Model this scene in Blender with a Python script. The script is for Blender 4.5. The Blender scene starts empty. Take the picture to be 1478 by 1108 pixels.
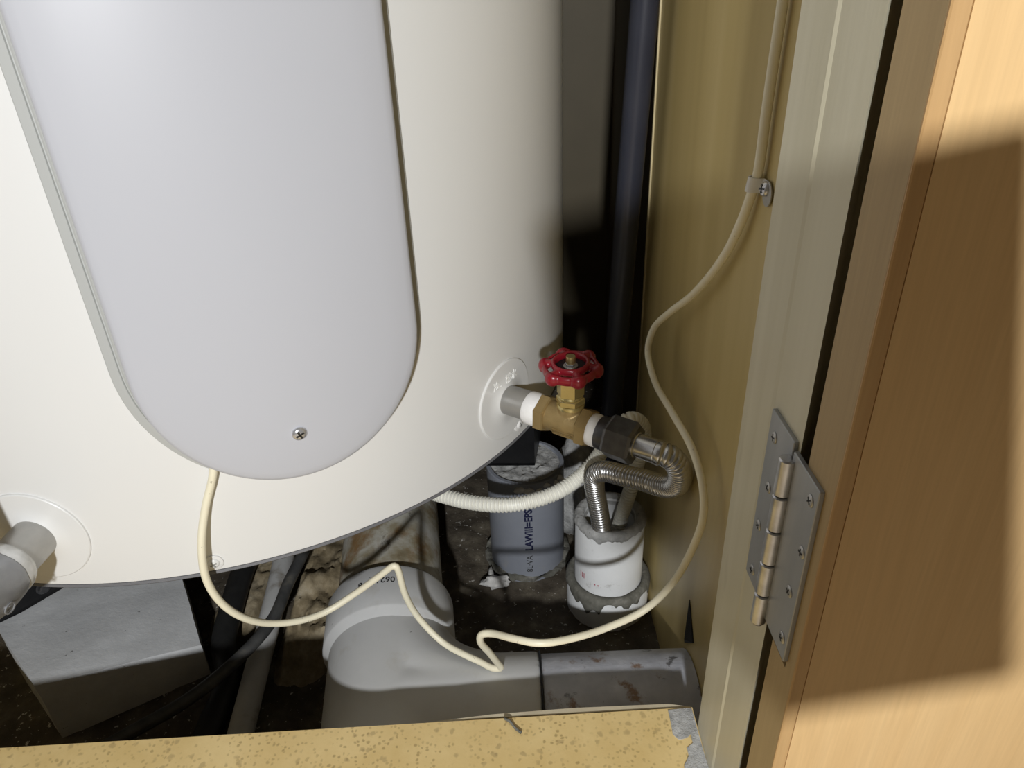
import bpy, bmesh, math, random
import numpy as np
from mathutils import Vector, Matrix, noise as mnoise
random.seed(7)
C = bpy.context.scene.collection
SC = bpy.context.scene
PI = math.pi
V = Vector

# ------------------------------------------------------------------ camera, world, light, exposure
p, r = math.radians(29.653), math.radians(2.323)
fwd = V((0, math.cos(p), -math.sin(p)))
right0 = V((1, 0, 0)); up0 = right0.cross(fwd)
RX = right0*math.cos(r) - up0*math.sin(r)
UP = right0*math.sin(r) + up0*math.cos(r)
CAMPOS = V((0, 0, .51))
cd = bpy.data.cameras.new('camera'); cam = bpy.data.objects.new('camera', cd); C.objects.link(cam)
cd.sensor_width = 36.0; cd.lens = 36.0*1048.32/1478.0; cd.clip_start = .005; cd.clip_end = 50
camrot = Matrix((RX, UP, -fwd)).transposed()
cam.matrix_world = Matrix.Translation(CAMPOS) @ camrot.to_4x4()
SC.camera = cam

w = bpy.data.worlds.new('world'); SC.world = w; w.use_nodes = True
w.node_tree.nodes['Background'].inputs[0].default_value = (1.0, .88, .72, 1)
w.node_tree.nodes['Background'].inputs[1].default_value = .08

LPOS = V((-.0363, -.606, .695))
ld = bpy.data.lights.new('torch', 'AREA'); ld.shape = 'DISK'; ld.size = .038; ld.energy = 10.0
ld.color = (.97, .985, 1.0)
lo = bpy.data.objects.new('torch', ld); C.objects.link(lo); lo.location = LPOS
lo.rotation_euler = (V((-.02, .40, .22)) - LPOS).to_track_quat('-Z', 'Y').to_euler()

vs = SC.view_settings
vs.view_transform = 'Standard'; vs.look = 'None'; vs.gamma = 1; vs.exposure = 0.0; vs.use_curve_mapping = False

# ------------------------------------------------------------------ materials
M = {}
class NT:
    def __init__(s, name):
        m = bpy.data.materials.new(name); m.use_nodes = True; s.m = m; s.t = m.node_tree
        s.b = s.t.nodes['Principled BSDF']; s.co = None
    def n(s, kind, **kw):
        nd = s.t.nodes.new(kind)
        for k, v in kw.items(): setattr(nd, k, v)
        return nd
    def link(s, a, b): s.t.links.new(a, b)
    def coord(s, stretch=(1, 1, 1)):
        if s.co is None: s.co = s.n('ShaderNodeTexCoord')
        mp = s.n('ShaderNodeMapping'); mp.inputs['Scale'].default_value = stretch
        s.link(s.co.outputs['Object'], mp.inputs['Vector']); return mp.outputs[0]
    def noise(s, scale, detail=4, rough=.55, stretch=(1, 1, 1), dist=0):
        nd = s.n('ShaderNodeTexNoise'); nd.inputs['Scale'].default_value = scale
        nd.inputs['Detail'].default_value = detail; nd.inputs['Roughness'].default_value = rough
        nd.inputs['Distortion'].default_value = dist
        s.link(s.coord(stretch), nd.inputs['Vector']); return nd.outputs['Fac']
    def voronoi(s, scale, out='Distance', stretch=(1, 1, 1)):
        nd = s.n('ShaderNodeTexVoronoi'); nd.inputs['Scale'].default_value = scale
        s.link(s.coord(stretch), nd.inputs['Vector']); return nd.outputs[out]
    def ramp(s, fac, stops):
        nd = s.n('ShaderNodeValToRGB'); e = nd.color_ramp.elements
        while len(e) < len(stops): e.new(.5)
        for el, (pos, c) in zip(e, stops):
            el.position = pos; el.color = (c, c, c, 1) if isinstance(c, (int, float)) else (*c, 1)
        s.link(fac, nd.inputs[0]); return nd.outputs[0]
    def mix(s, fac, a, b, mode='MIX'):
        nd = s.n('ShaderNodeMix', data_type='RGBA', blend_type=mode)
        for i, x in ((0, fac), (6, a), (7, b)):
            if hasattr(x, 'is_linked'): s.link(x, nd.inputs[i])
            else: nd.inputs[i].default_value = x if i == 0 else (*x, 1)
        return nd.outputs[2]
    def math(s, op, a, b=0.0):
        nd = s.n('ShaderNodeMath', operation=op)
        for i, x in ((0, a), (1, b)):
            if hasattr(x, 'is_linked'): s.link(x, nd.inputs[i])
            else: nd.inputs[i].default_value = x
        return nd.outputs[0]
    def bump(s, h, strength=.3, dist=.001):
        nd = s.n('ShaderNodeBump'); nd.inputs['Strength'].default_value = strength; nd.inputs['Distance'].default_value = dist
        s.link(h, nd.inputs['Height']); s.link(nd.outputs[0], s.b.inputs['Normal'])
    def done(s, key, col, rough=.5, metal=0.0, spec=.5, coat=0, **kw):
        if hasattr(col, 'is_linked'): s.link(col, s.b.inputs['Base Color'])
        else: s.b.inputs['Base Color'].default_value = (*col, 1)
        if hasattr(rough, 'is_linked'): s.link(rough, s.b.inputs['Roughness'])
        else: s.b.inputs['Roughness'].default_value = rough
        s.b.inputs['Metallic'].default_value = metal
        s.b.inputs['Specular IOR Level'].default_value = spec
        s.b.inputs['Coat Weight'].default_value = coat
        M[key] = s.m; return s.m

def simple(key, a, b=None, scale=60, rough=.45, metal=0, spec=.5, bump=0, bscale=300, lo=.3, hi=.7, stretch=(1, 1, 1), coat=0):
    t = NT(key); b = b or tuple(x*.92 for x in a)
    c = t.ramp(t.noise(scale, stretch=stretch), [(lo, a), (hi, b)])
    if bump: t.bump(t.noise(bscale, stretch=stretch), bump, .0006)
    return t.done(key, c, rough, metal, spec, coat)

simple('enamel', (.775, .775, .76), (.765, .765, .75), 8, .32, spec=.45)
simple('cover', (.525, .535, .575), (.515, .525, .565), 6, .38, spec=.4)
simple('flange', (.47, .48, .465), (.45, .46, .445), 6, .4, spec=.4)
simple('letter', (.93, .93, .90), None, 8, .4)
simple('rim_grey', (.16, .16, .17), None, 60, .5)
simple('black', (.006, .006, .007), (.01, .01, .011), 80, .42, spec=.35)
simple('chrome', (.72, .72, .73), (.6, .6, .62), 90, .22, .7)
simple('stainless', (.66, .66, .66), (.56, .56, .56), 90, .27, .95)
simple('steel_dull', (.50, .49, .47), (.40, .395, .38), 60, .42, .85, bump=.05)
simple('nut_dark', (.17, .17, .175), (.11, .11, .115), 120, .38, .85, bump=.05)
simple('galv', (.42, .43, .44), (.33, .34, .35), 70, .40, .35, stretch=(1, 1, .2), bump=.04)
simple('knuckle', (.64, .64, .65), (.42, .42, .43), 130, .34, .9, lo=.4, hi=.75, bump=.1)
simple('bronze', (.36, .255, .11), (.29, .205, .085), 90, .46, .5, bump=.25, bscale=900)
simple('brass', (.62, .52, .25), (.53, .44, .20), 90, .30, .85)
simple('red', (.25, .009, .019), (.215, .008, .016), 60, .30, spec=.45, bump=.08, bscale=250, coat=.15)
simple('tape', (.90, .89, .88), (.84, .83, .81), 180, .55, bump=.3, bscale=600)
simple('tape_clear', (.70, .70, .69), (.5, .5, .48), 130, .14, spec=.9, bump=.3, bscale=200)
simple('grey_cast', (.34, .345, .36), (.26, .265, .28), 70, .35, .35, bump=.2, bscale=350)
simple('conduit', (.90, .89, .80), (.86, .84, .75), 60, .42)
simple('dark_conduit', (.021, .024, .038), (.028, .031, .046), 30, .33, spec=.5)
simple('clip_white', (.78, .77, .74), None, 60, .45)
simple('dark_rubber', (.012, .012, .012), (.02, .02, .019), 120, .55)
simple('phone', (.01, .01, .012), None, 50, .3)
simple('outer_wall', (.55, .50, .42), None, 12, .8)
simple('room_floor', (.45, .36, .24), (.38, .30, .2), 20, .6)
simple('ink_blue', (.012, .015, .05), None, 60, .5)
simple('ink_black', (.03, .03, .03), None, 60, .5)
simple('ink_red', (.42, .06, .10), (.55, .25, .28), 400, .5)
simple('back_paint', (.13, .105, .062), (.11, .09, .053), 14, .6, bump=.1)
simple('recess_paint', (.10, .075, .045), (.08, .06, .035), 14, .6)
simple('slot_shade_pale', (.30, .30, .29), None, 60, .5)
simple('slot_shade_dark', (.02, .02, .02), None, 60, .5)
simple('mortise_shade', (.05, .03, .015), None, 60, .8)  # shade inside the open mortise, put into the colour

t = NT('cable')                                   # cream cable with sparse dark print and scuffs
base = t.ramp(t.noise(40), [(.3, (.90, .85, .66)), (.7, (.85, .79, .60))])
spk = t.ramp(t.noise(420, 3, .6), [(.69, 0.0), (.74, 1.0)])
t.done('cable', t.mix(t.math('MULTIPLY', spk, .65), base, (.16, .12, .07)), .42, spec=.4)
t = NT('black_cable')
t.done('black_cable', t.ramp(t.noise(70, 5), [(.35, (.035, .036, .037)), (.62, (.07, .07, .068)), (.75, (.13, .12, .10))]), .45)
t = NT('grey_conduit')
c = t.ramp(t.noise(30, 5), [(.3, (.58, .58, .57)), (.6, (.48, .48, .47)), (.72, (.20, .17, .13))])
t.bump(t.noise(300), .2); t.done('grey_conduit', c, .6)

# gold-painted wall sheet: faint vertical bands
t = NT('gold_wall')
bands = t.noise(9, 2, .5, (0.0, 4.0, .10))
c = t.ramp(bands, [(.30, (.50, .385, .16)), (.5, (.55, .43, .185)), (.7, (.60, .475, .22))])
c = t.mix(t.math('MULTIPLY', t.ramp(t.noise(140, 2), [(.72, 0.0), (.8, 1.0)]), .5), c, (.52, .44, .26))
t.bump(t.noise(500), .05); t.done('gold_wall', c, .40, spec=.45)
simple('gold_edge', (.62, .52, .30), None, 60, .4)
t = NT('jamb')
c = t.ramp(t.noise(9, 3, .5, (1, 10, .35)), [(.3, (.60, .56, .41)), (.7, (.67, .63, .48))])
c = t.mix(t.math('MULTIPLY', t.ramp(t.noise(22, 3, .6, (1, 3, .6)), [(.66, 0.0), (.8, 1.0)]), .3), c, (.28, .24, .15))
t.bump(t.noise(400, stretch=(1, 1, .15)), .06); t.done('jamb', c, .38, spec=.5)

def wood(key, cols, scale=14, rough=.5):
    t = NT(key)
    g = t.noise(scale, 6, .6, (6, 6, .35), .8)
    c = t.ramp(g, [(.28, cols[0]), (.5, cols[1]), (.74, cols[2])])
    f = t.ramp(t.noise(90, 4, .6, (8, 8, .35)), [(.35, (.93, .93, .93)), (.65, (1, 1, 1))])
    c = t.mix(1.0, c, f, 'MULTIPLY')
    t.bump(t.noise(160, stretch=(6, 6, .3)), .06, .0005)
    return t.done(key, c, rough, spec=.4)
wood('wood_face', [(.62, .41, .19), (.655, .44, .21), (.69, .475, .235)], 7)
wood('wood_edge', [(.41, .29, .14), (.44, .315, .155), (.47, .34, .17)], 9)
wood('wood_lip', [(.44, .265, .11), (.50, .31, .135), (.54, .35, .16)], 18)

# yellow terrazzo sill
t = NT('terrazzo')
def warped(sc, amt, feat):
    nz = t.n('ShaderNodeTexNoise'); nz.inputs['Scale'].default_value = 170; nz.inputs['Detail'].default_value = 3
    t.link(t.coord(), nz.inputs['Vector'])
    mx = t.n('ShaderNodeVectorMath', operation='MULTIPLY_ADD'); t.link(nz.outputs['Color'], mx.inputs[0])
    mx.inputs[1].default_value = (amt, amt, amt); t.link(t.coord(), mx.inputs[2])
    v = t.n('ShaderNodeTexVoronoi'); v.inputs['Scale'].default_value = sc; t.link(mx.outputs[0], v.inputs['Vector'])
    sp = t.n('ShaderNodeSeparateColor'); t.link(v.outputs['Color'], sp.inputs[0])
    return v.outputs['Distance'], sp
b = t.ramp(t.noise(28, 6, .6), [(.3, (.68, .49, .20)), (.7, (.80, .61, .29))])
v, sp = warped(400, .0030, 0)
chip = t.math('MULTIPLY', t.ramp(v, [(.25, 1.0), (.45, 0.0)]), t.math('GREATER_THAN', sp.outputs[0], .52))
chip = t.math('MULTIPLY', chip, t.ramp(t.noise(45, 3), [(.36, .15), (.62, 1.0)]))
c = t.mix(t.math('MULTIPLY', chip, .6), b, (.30, .20, .07))
v, sp = warped(190, .006, 0)
ch2 = t.math('MULTIPLY', t.ramp(v, [(.22, 1.0), (.4, 0.0)]), t.math('GREATER_THAN', sp.outputs[1], .70))
c = t.mix(t.math('MULTIPLY', ch2, .55), c, (.40, .29, .13))
t.bump(t.noise(300), .12); t.done('terrazzo', c, .42, spec=.45)
simple('sill_lip', (.62, .55, .40), (.5, .43, .3), 80, .6)

def rough_mix(key, cols, scale=40, rough=.85, bump=.6, bscale=140, speck=None):
    t = NT(key)
    c = t.ramp(t.noise(scale, 8, .65), cols)
    if speck:
        c = t.mix(t.ramp(t.noise(speck[1], 3, .6), [(speck[2], 0.0), (speck[2]+.05, 1.0)]), c, speck[0])
    t.bump(t.noise(bscale, 8, .65), bump, .0015)
    return t.done(key, c, rough, spec=.3)
rough_mix('concrete', [(.3, (.53, .54, .545)), (.55, (.61, .62, .625)), (.72, (.70, .71, .71))], 22, .8, .25, 220, ((.14, .135, .13), 190, .70))
rough_mix('cement', [(.3, (.30, .30, .29)), (.5, (.42, .42, .41)), (.72, (.60, .60, .58))], 110, .85, .9, 260, ((.16, .15, .13), 160, .66))
rough_mix('cement_dark', [(.3, (.10, .098, .08)), (.55, (.17, .165, .14)), (.74, (.30, .29, .26))], 90, .85, .8, 260)
rough_mix('floor_mud', [(.25, (.04, .032, .022)), (.48, (.085, .070, .052)), (.62, (.14, .12, .088)), (.75, (.25, .22, .165))], 34, .75, .9, 120, ((.55, .53, .48), 230, .645))
rough_mix('rubble', [(.25, (.10, .075, .04)), (.45, (.22, .175, .105)), (.6, (.36, .30, .20)), (.75, (.44, .39, .30))], 42, .9, .7, 150, ((.12, .095, .06), 85, .72))
rough_mix('plaster_bit', [(.3, (.45, .44, .42)), (.7, (.66, .65, .63))], 160, .9, .8, 300)

# PVC pipes
t = NT('pvc_grey')
c = t.ramp(t.noise(26, 5), [(.3, (.215, .23, .265)), (.7, (.25, .265, .30))])
c = t.mix(t.math('MULTIPLY', t.ramp(t.noise(60, 5, .6), [(.60, 0.0), (.74, 1.0)]), .4), c, (.30, .29, .27))
t.done('pvc_grey', c, .45, spec=.4)
t = NT('pvc_tee')
c = t.ramp(t.noise(20, 5), [(.3, (.55, .555, .555)), (.7, (.62, .625, .62))])
c = t.mix(t.math('MULTIPLY', t.ramp(t.noise(35, 5, .6), [(.60, 0.0), (.75, 1.0)]), .35), c, (.40, .36, .28))
c = t.mix(t.ramp(t.noise(150, 2), [(.76, 0.0), (.79, .8)]), c, (.06, .055, .05))
t.bump(t.noise(400), .05); t.done('pvc_tee', c, .55, spec=.35)
t = NT('pvc_stained')
c = t.ramp(t.noise(34, 7, .62), [(.28, (.19, .145, .08)), (.42, (.33, .285, .19)), (.55, (.50, .48, .41)), (.72, (.62, .62, .59))])
c = t.mix(t.ramp(t.noise(26, 6, .65, (1.3, .8, 1)), [(.50, 0.0), (.62, .85)]), c, (.27, .15, .055))
c = t.mix(t.ramp(t.noise(48, 6, .7, (1, 1, 1), .6), [(.60, 0.0), (.67, .8)]), c, (.09, .07, .045))
t.bump(t.noise(120, 6), .5); t.done('pvc_stained', c, .75, spec=.3)
t = NT('pvc_rusty')
c = t.ramp(t.noise(40, 6, .6), [(.3, (.36, .37, .41)), (.6, (.50, .51, .55)), (.75, (.64, .65, .69))])
c = t.mix(t.ramp(t.noise(55, 5, .62), [(.60, 0.0), (.68, .85)]), c, (.20, .10, .035))
c = t.mix(t.ramp(t.noise(70, 5, .62, (1, 1, 1), .4), [(.62, 0.0), (.68, .8)]), c, (.05, .045, .04))
t.bump(t.noise(260, 5), .4); t.done('pvc_rusty', c, .4, spec=.5)
t = NT('pvc_white')
c = t.ramp(t.noise(24, 5), [(.3, (.78, .79, .79)), (.7, (.71, .72, .72))])
c = t.mix(t.math('MULTIPLY', t.ramp(t.noise(90, 5, .65), [(.60, 0.0), (.72, 1.0)]), .5), c, (.34, .33, .30))
t.bump(t.noise(300), .1); t.done('pvc_white', c, .55, spec=.35)

# ------------------------------------------------------------------ mesh helpers
def mk(name, verts, faces, mat, parent=None, smooth=None, loc=None):
    """One mesh object; verts in world space. Its origin is loc (or its parent's)."""
    me = bpy.data.meshes.new(name)
    off = V(loc) if loc is not None else (parent_off(parent) if parent else V((0, 0, 0)))
    me.from_pydata([(v[0]-off.x, v[1]-off.y, v[2]-off.z) for v in verts], [], faces)
    bm = bmesh.new(); bm.from_mesh(me)
    if name == 'cover': bmesh.ops.remove_doubles(bm, verts=bm.verts, dist=2e-5)
    bmesh.ops.recalc_face_normals(bm, faces=bm.faces); bm.to_mesh(me); bm.free()
    if mat: me.materials.append(M[mat])
    if smooth:
        me.polygons.foreach_set('use_smooth', [True]*len(me.polygons))
        me.set_sharp_from_angle(angle=math.radians(smooth))
    o = bpy.data.objects.new(name, me); C.objects.link(o)
    if parent: o.parent = parent; o['_off'] = tuple(off)
    else: o.location = off; o['_off'] = tuple(off)
    return o
OFFS = {}
def parent_off(o): return V(o['_off'])
def thing(name, loc, label, cat, group=None):
    o = bpy.data.objects.new(name, None); C.objects.link(o); o.location = loc; o.empty_display_size = .02
    o['_off'] = tuple(loc); o['label'] = label; o['category'] = cat
    if group: o['group'] = group
    return o
def tag(o, label, cat, group=None):
    o['label'] = label; o['category'] = cat
    if group: o['group'] = group
    return o
def struct(o): o['kind'] = 'structure'; return o
def merge(*parts):
    Vs, Fs = [], []
    for v, f in parts:
        k = len(Vs); Vs += list(v); Fs += [tuple(i+k for i in q) for q in f]
    return Vs, Fs
def box(x0, x1, y0, y1, z0, z1):
    v = [(x, y, z) for z in (z0, z1) for y in (y0, y1) for x in (x0, x1)]
    return v, [(0, 1, 3, 2), (4, 6, 7, 5), (0, 4, 5, 1), (2, 3, 7, 6), (0, 2, 6, 4), (1, 5, 7, 3)]
def bevel_box(x0, x1, y0, y1, z0, z1, b=.002, seg=2):
    v, f = box(x0, x1, y0, y1, z0, z1)
    me = bpy.data.meshes.new('tmp'); me.from_pydata(v, [], f)
    return bevel_mesh(me, b, seg)
def bevel_mesh(me, b, seg=2):
    bm = bmesh.new(); bm.from_mesh(me); bmesh.ops.recalc_face_normals(bm, faces=bm.faces)
    bmesh.ops.bevel(bm, geom=list(bm.edges), offset=b, segments=seg, profile=.5, affect='EDGES')
    vv = [tuple(x.co) for x in bm.verts]; bm.verts.index_update(); ff = [tuple(x.index for x in q.verts) for q in bm.faces]
    bm.free(); bpy.data.meshes.remove(me); return vv, ff
def prism(poly, z0, z1):
    n = len(poly); v = [(x, y, z0) for x, y in poly] + [(x, y, z1) for x, y in poly]
    return v, [tuple(range(n))[::-1], tuple(range(n, 2*n))] + [(i, (i+1) % n, n+(i+1) % n, n+i) for i in range(n)]
def frame(axis):
    a = V(axis).normalized(); h = V((0, 0, 1)) if abs(a.z) < .9 else V((1, 0, 0))
    u = h.cross(a).normalized(); return a, u, a.cross(u)
def lathe(prof, org, axis, seg=32, phase=0, caps=True, closed=False):
    a, u, v = frame(axis); org = V(org); vs, fs = [], []
    for rr, h in prof:
        for i in range(seg):
            th = 2*PI*(i+phase)/seg
            vs.append(tuple(org + a*h + (u*math.cos(th) + v*math.sin(th))*rr))
    n = len(prof)
    for k in range(n if closed else n-1):
        k2 = (k+1) % n
        for i in range(seg):
            j = (i+1) % seg; fs.append((k*seg+i, k*seg+j, k2*seg+j, k2*seg+i))
    if caps and not closed:
        fs.append(tuple(range(seg))[::-1]); fs.append(tuple(range((n-1)*seg, n*seg)))
    return vs, fs
def hexnut(org, axis, af, h, ch=.1, phase=.5):
    rr = af/2/math.cos(PI/6)
    return lathe([(rr*.90, 0), (rr, h*ch), (rr, h*(1-ch)), (rr*.90, h)], org, axis, 6, phase)
def spline(pts, step):
    P = [V(q) for q in pts]; P = [P[0]*2-P[1]] + P + [P[-1]*2-P[-2]]
    dense = []
    for i in range(1, len(P)-2):
        p0, p1, p2, p3 = P[i-1:i+3]
        t0 = 0; t1 = t0+max((p1-p0).length, 1e-6)**.5; t2 = t1+max((p2-p1).length, 1e-6)**.5; t3 = t2+max((p3-p2).length, 1e-6)**.5
        for k in range(16):
            t = t1+(t2-t1)*k/16
            a1 = p0*((t1-t)/(t1-t0))+p1*((t-t0)/(t1-t0)); a2 = p1*((t2-t)/(t2-t1))+p2*((t-t1)/(t2-t1)); a3 = p2*((t3-t)/(t3-t2))+p3*((t-t2)/(t3-t2))
            b1 = a1*((t2-t)/(t2-t0))+a2*((t-t0)/(t2-t0)); b2 = a2*((t3-t)/(t3-t1))+a3*((t-t1)/(t3-t1))
            dense.append(b1*((t2-t)/(t2-t1))+b2*((t-t1)/(t2-t1)))
    dense.append(P[-2])
    L = [0]
    for a, b in zip(dense, dense[1:]): L.append(L[-1]+(b-a).length)
    n = max(2, int(L[-1]/step)+1); out = []; j = 0
    for k in range(n):
        s = L[-1]*k/(n-1)
        while j < len(L)-2 and L[j+1] < s: j += 1
        f = (s-L[j])/max(L[j+1]-L[j], 1e-9); out.append(dense[j].lerp(dense[j+1], min(max(f, 0), 1)))
    return out, L[-1]
def smooth_path(P, it):
    for _ in range(it):
        P = [P[0]] + [(P[i-1]+P[i]*2+P[i+1])/4 for i in range(1, len(P)-1)] + [P[-1]]
    return P
def tube(path, rad, seg=12, caps=True):
    n = len(path); vs, fs = [], []
    T = [(path[min(i+1, n-1)]-path[max(i-1, 0)]).normalized() for i in range(n)]
    _, u, _ = frame(T[0])
    for i in range(n):
        if i:
            u = u - T[i]*u.dot(T[i]); u.normalize()
        v = T[i].cross(u); rr = rad(i) if callable(rad) else rad
        for k in range(seg):
            th = 2*PI*k/seg; vs.append(tuple(path[i] + (u*math.cos(th)+v*math.sin(th))*rr))
    for i in range(n-1):
        for k in range(seg):
            j = (k+1) % seg; fs.append((i*seg+k, i*seg+j, (i+1)*seg+j, (i+1)*seg+k))
    if caps: fs.append(tuple(range(seg))[::-1]); fs.append(tuple(range((n-1)*seg, n*seg)))
    return vs, fs
def remesh(parts, voxel, smooth_it=4):
    v, f = merge(*parts)
    me = bpy.data.meshes.new('tmp'); me.from_pydata(v, [], f)
    bm = bmesh.new(); bm.from_mesh(me); bmesh.ops.recalc_face_normals(bm, faces=bm.faces); bm.to_mesh(me); bm.free()
    o = bpy.data.objects.new('tmp', me); C.objects.link(o)
    md = o.modifiers.new('r', 'REMESH'); md.mode = 'VOXEL'; md.voxel_size = voxel
    if smooth_it:
        ms = o.modifiers.new('s', 'SMOOTH'); ms.iterations = smooth_it; ms.factor = .5
    dg = bpy.context.evaluated_depsgraph_get(); dg.update()
    m2 = bpy.data.meshes.new_from_object(o.evaluated_get(dg))
    vv = [tuple(x.co) for x in m2.vertices]; ff = [tuple(q.vertices) for q in m2.polygons]
    bpy.data.objects.remove(o); bpy.data.meshes.remove(me); bpy.data.meshes.remove(m2)
    return vv, ff
def text_mesh(body, size, extrude, res=3, bold=0):
    cu = bpy.data.curves.new('tmp', 'FONT'); cu.body = body; cu.size = size; cu.extrude = extrude; cu.resolution_u = res
    cu.align_x = 'CENTER'; cu.align_y = 'CENTER'; cu.offset = bold
    o = bpy.data.objects.new('tmp', cu); C.objects.link(o)
    dg = bpy.context.evaluated_depsgraph_get(); dg.update()
    m2 = bpy.data.meshes.new_from_object(o.evaluated_get(dg))
    vv = [V(x.co) for x in m2.vertices]; ff = [tuple(q.vertices) for q in m2.polygons]
    bpy.data.objects.remove(o); bpy.data.curves.remove(cu); bpy.data.meshes.remove(m2)
    return vv, ff
def screw(parent, c, n, rad, mat='chrome', name='screw', washer=None, h=.5, label=None, rot=.4):
    """pan head; sub-part slot is a raised cross coloured like a shaded recess"""
    a, u, v = frame(n); c = V(c)
    prof = [(rad*.98, 0)] + [(rad*math.cos(t), rad*h*math.sin(t)+rad*.12) for t in np.linspace(0.05, 1.45, 6)]
    parts = [lathe(prof, c, n, 20)]
    if washer: parts.append(lathe([(washer, -rad*.1), (washer, rad*.12), (washer*.9, rad*.2), (rad*.7, rad*.2)], c, n, 24))
    o = mk(name, *merge(*parts), mat, parent, 40)
    if label: o['label'] = label
    bars = []
    for k in range(2):
        th = rot + k*PI/2; d = u*math.cos(th)+v*math.sin(th); e = a.cross(d)
        L, W = rad*.58, rad*.13; z0, z1 = rad*h*.4, rad*(h+.14)
        q = [c + d*sx*L + e*sy*W + a*(z0 if sz < 0 else z1) for sz in (-1, 1) for sy in (-1, 1) for sx in (-1, 1)]
        bars.append(([tuple(x) for x in q], box(0, 1, 0, 1, 0, 1)[1]))
    mk('slot', *merge(*bars), 'slot_shade_pale' if mat in ('enamel', 'tape') else 'slot_shade_dark', o)  # bars stand proud; the shade of the cross recess is in their colour
    return o

# ------------------------------------------------------------------ the setting
def rough_grid(x0, x1, y0, y1, nx, ny, z, amp, sc, seed=0, skip=None):
    vs, fs = [], []
    for j in range(ny+1):
        for i in range(nx+1):
            x = x0+(x1-x0)*i/nx; y = y0+(y1-y0)*j/ny
            h = mnoise.fractal(V((x*sc+seed, y*sc, seed*.7)), .9, 2.1, 5)*amp
            vs.append((x, y, z+h))
    for j in range(ny):
        for i in range(nx):
            a = j*(nx+1)+i; fs.append((a, a+1, a+nx+2, a+nx+1))
    return vs, fs
struct(mk('floor', *rough_grid(-.72, .15, .20, 1.0, 150, 140, -.002, .0045, 22), 'floor_mud', None, 60))
struct(mk('floor', *box(-1.6, 1.6, -1.6, .08, .02, .085), 'room_floor'))
WX = .118
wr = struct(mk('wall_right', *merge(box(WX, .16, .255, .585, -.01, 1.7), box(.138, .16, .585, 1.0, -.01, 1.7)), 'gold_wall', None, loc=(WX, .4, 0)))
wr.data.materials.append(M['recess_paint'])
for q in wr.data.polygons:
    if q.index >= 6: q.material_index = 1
e = mk('panel_edge', *box(WX-.0012, WX+.0006, .5835, .5862, .0, 1.7), 'gold_edge', wr); e['label'] = 'thin pale vertical edge of the gold sheet'
fl = mk('lining_flap', [(.1172, .3630, .125), (.1168, .3440, .1035), (.1168, .3610, .084), (.1140, .354, .096), (.1178, .3630, .125), (.1178, .3440, .1035), (.1178, .3610, .084)],
        [(0, 1, 3), (1, 2, 3), (0, 3, 2), (4, 6, 5), (0, 4, 5, 1), (1, 5, 6, 2)], 'dark_rubber', wr); fl['label'] = 'small torn black flap at the wall corner'
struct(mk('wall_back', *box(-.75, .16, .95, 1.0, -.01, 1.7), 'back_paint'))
struct(mk('wall_left', *box(-.76, -.72, .27, 1.0, -.01, 1.7), 'gold_wall'))
struct(mk('ceiling', *box(-.76, .16, .27, 1.0, 1.66, 1.70), 'outer_wall'))
struct(mk('wall_front', *box(.142, 1.5, .207, .26, .0, 1.9), 'outer_wall'))
struct(mk('wall_front', *box(-1.5, -.72, .207, .26, .0, 1.9), 'outer_wall'))
# sill of yellow terrazzo with a grey mortar patch and a thin lip along its back edge
sill = struct(mk('trim_1', *prism([(-.72, .262), (.0995, .2788), (.0995, .085), (-.72, .085)], .0, .125), 'terrazzo', None, loc=(-.3, .2, 0)))
def wob(pts, amp, sub=4):
    out = []
    for i, (a, b) in enumerate(zip(pts, pts[1:]+pts[:1])):
        for k in range(sub):
            f = k/sub; out.append((a[0]+(b[0]-a[0])*f+random.uniform(-amp, amp), a[1]+(b[1]-a[1])*f+random.uniform(-amp, amp)))
    return out
patch = [(.0848, .2775), (.0842, .262), (.087, .2585), (.0915, .2588), (.0945, .261), (.094, .256), (.0905, .253), (.0905, .248), (.0865, .243), (.085, .23), (.084, .20), (.0990, .20), (.0992, .225), (.0992, .25), (.0992, .2778)]
mk('mortar_patch', *prism(wob(patch, .0004, 2), .1249, .1256), 'cement', sill)['label'] = 'grey mortar patch at the right end of the sill'
mk('lip', *prism([(-.060, .2752), (-.03, .2780), (.03, .2790), (.084, .2800), (.099, .2795), (.099, .2803), (.086, .2828), (.03, .2826), (-.02, .2805), (-.060, .2768)], .118, .1235), 'sill_lip', sill)['label'] = 'thin pale lip along the back edge'
# jamb reveal with a shallow step
jp = [(.1, .2072), (.1, .2352), (.0995, .2372), (.0995, .2655), (.1003, .2672), (.145, .2672), (.145, .2600), (.1075, .2178)]
jb = struct(mk('trim_2', *prism(jp, .0, 1.8), 'jamb', None, loc=(.12, .24, 0)))
# door, folded right back against the outer wall: edge strip facing the closet, face towards the viewer
door = struct(mk('door_1', *box(.1035, .80, .1795, .1995, .10, 1.8), 'wood_edge', None, loc=(.1, .19, .1)))
ez0, ez1, my0, my1 = .2745, .2785, .1858, .1992          # mortise left open under the hinge leaf
mk('edge_band', *merge(box(.1, .1036, .1793, .1998, .10, ez0), box(.1, .1036, .1793, .1998, ez1, 1.8), box(.1, .1036, .1793, my0, ez0, ez1)), 'wood_edge', door)['label'] = 'plain wooden hinge edge of the door'
mk('mortise', *box(.1030, .1034, my0, my1, ez0, ez1), 'mortise_shade', door)['label'] = 'open end of the hinge mortise, shade painted into its floor'
mk('lipping', *bevel_box(.1, .1050, .1782, .1796, .10, 1.8, .0004, 1), 'wood_lip', door)['label'] = 'narrow darker solid wood lipping beside the face'
mk('face_panel', *box(.10505, .80, .1783, .1796, .10, 1.8), 'wood_face', door)['label'] = 'wide veneered face with straight grain'

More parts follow.
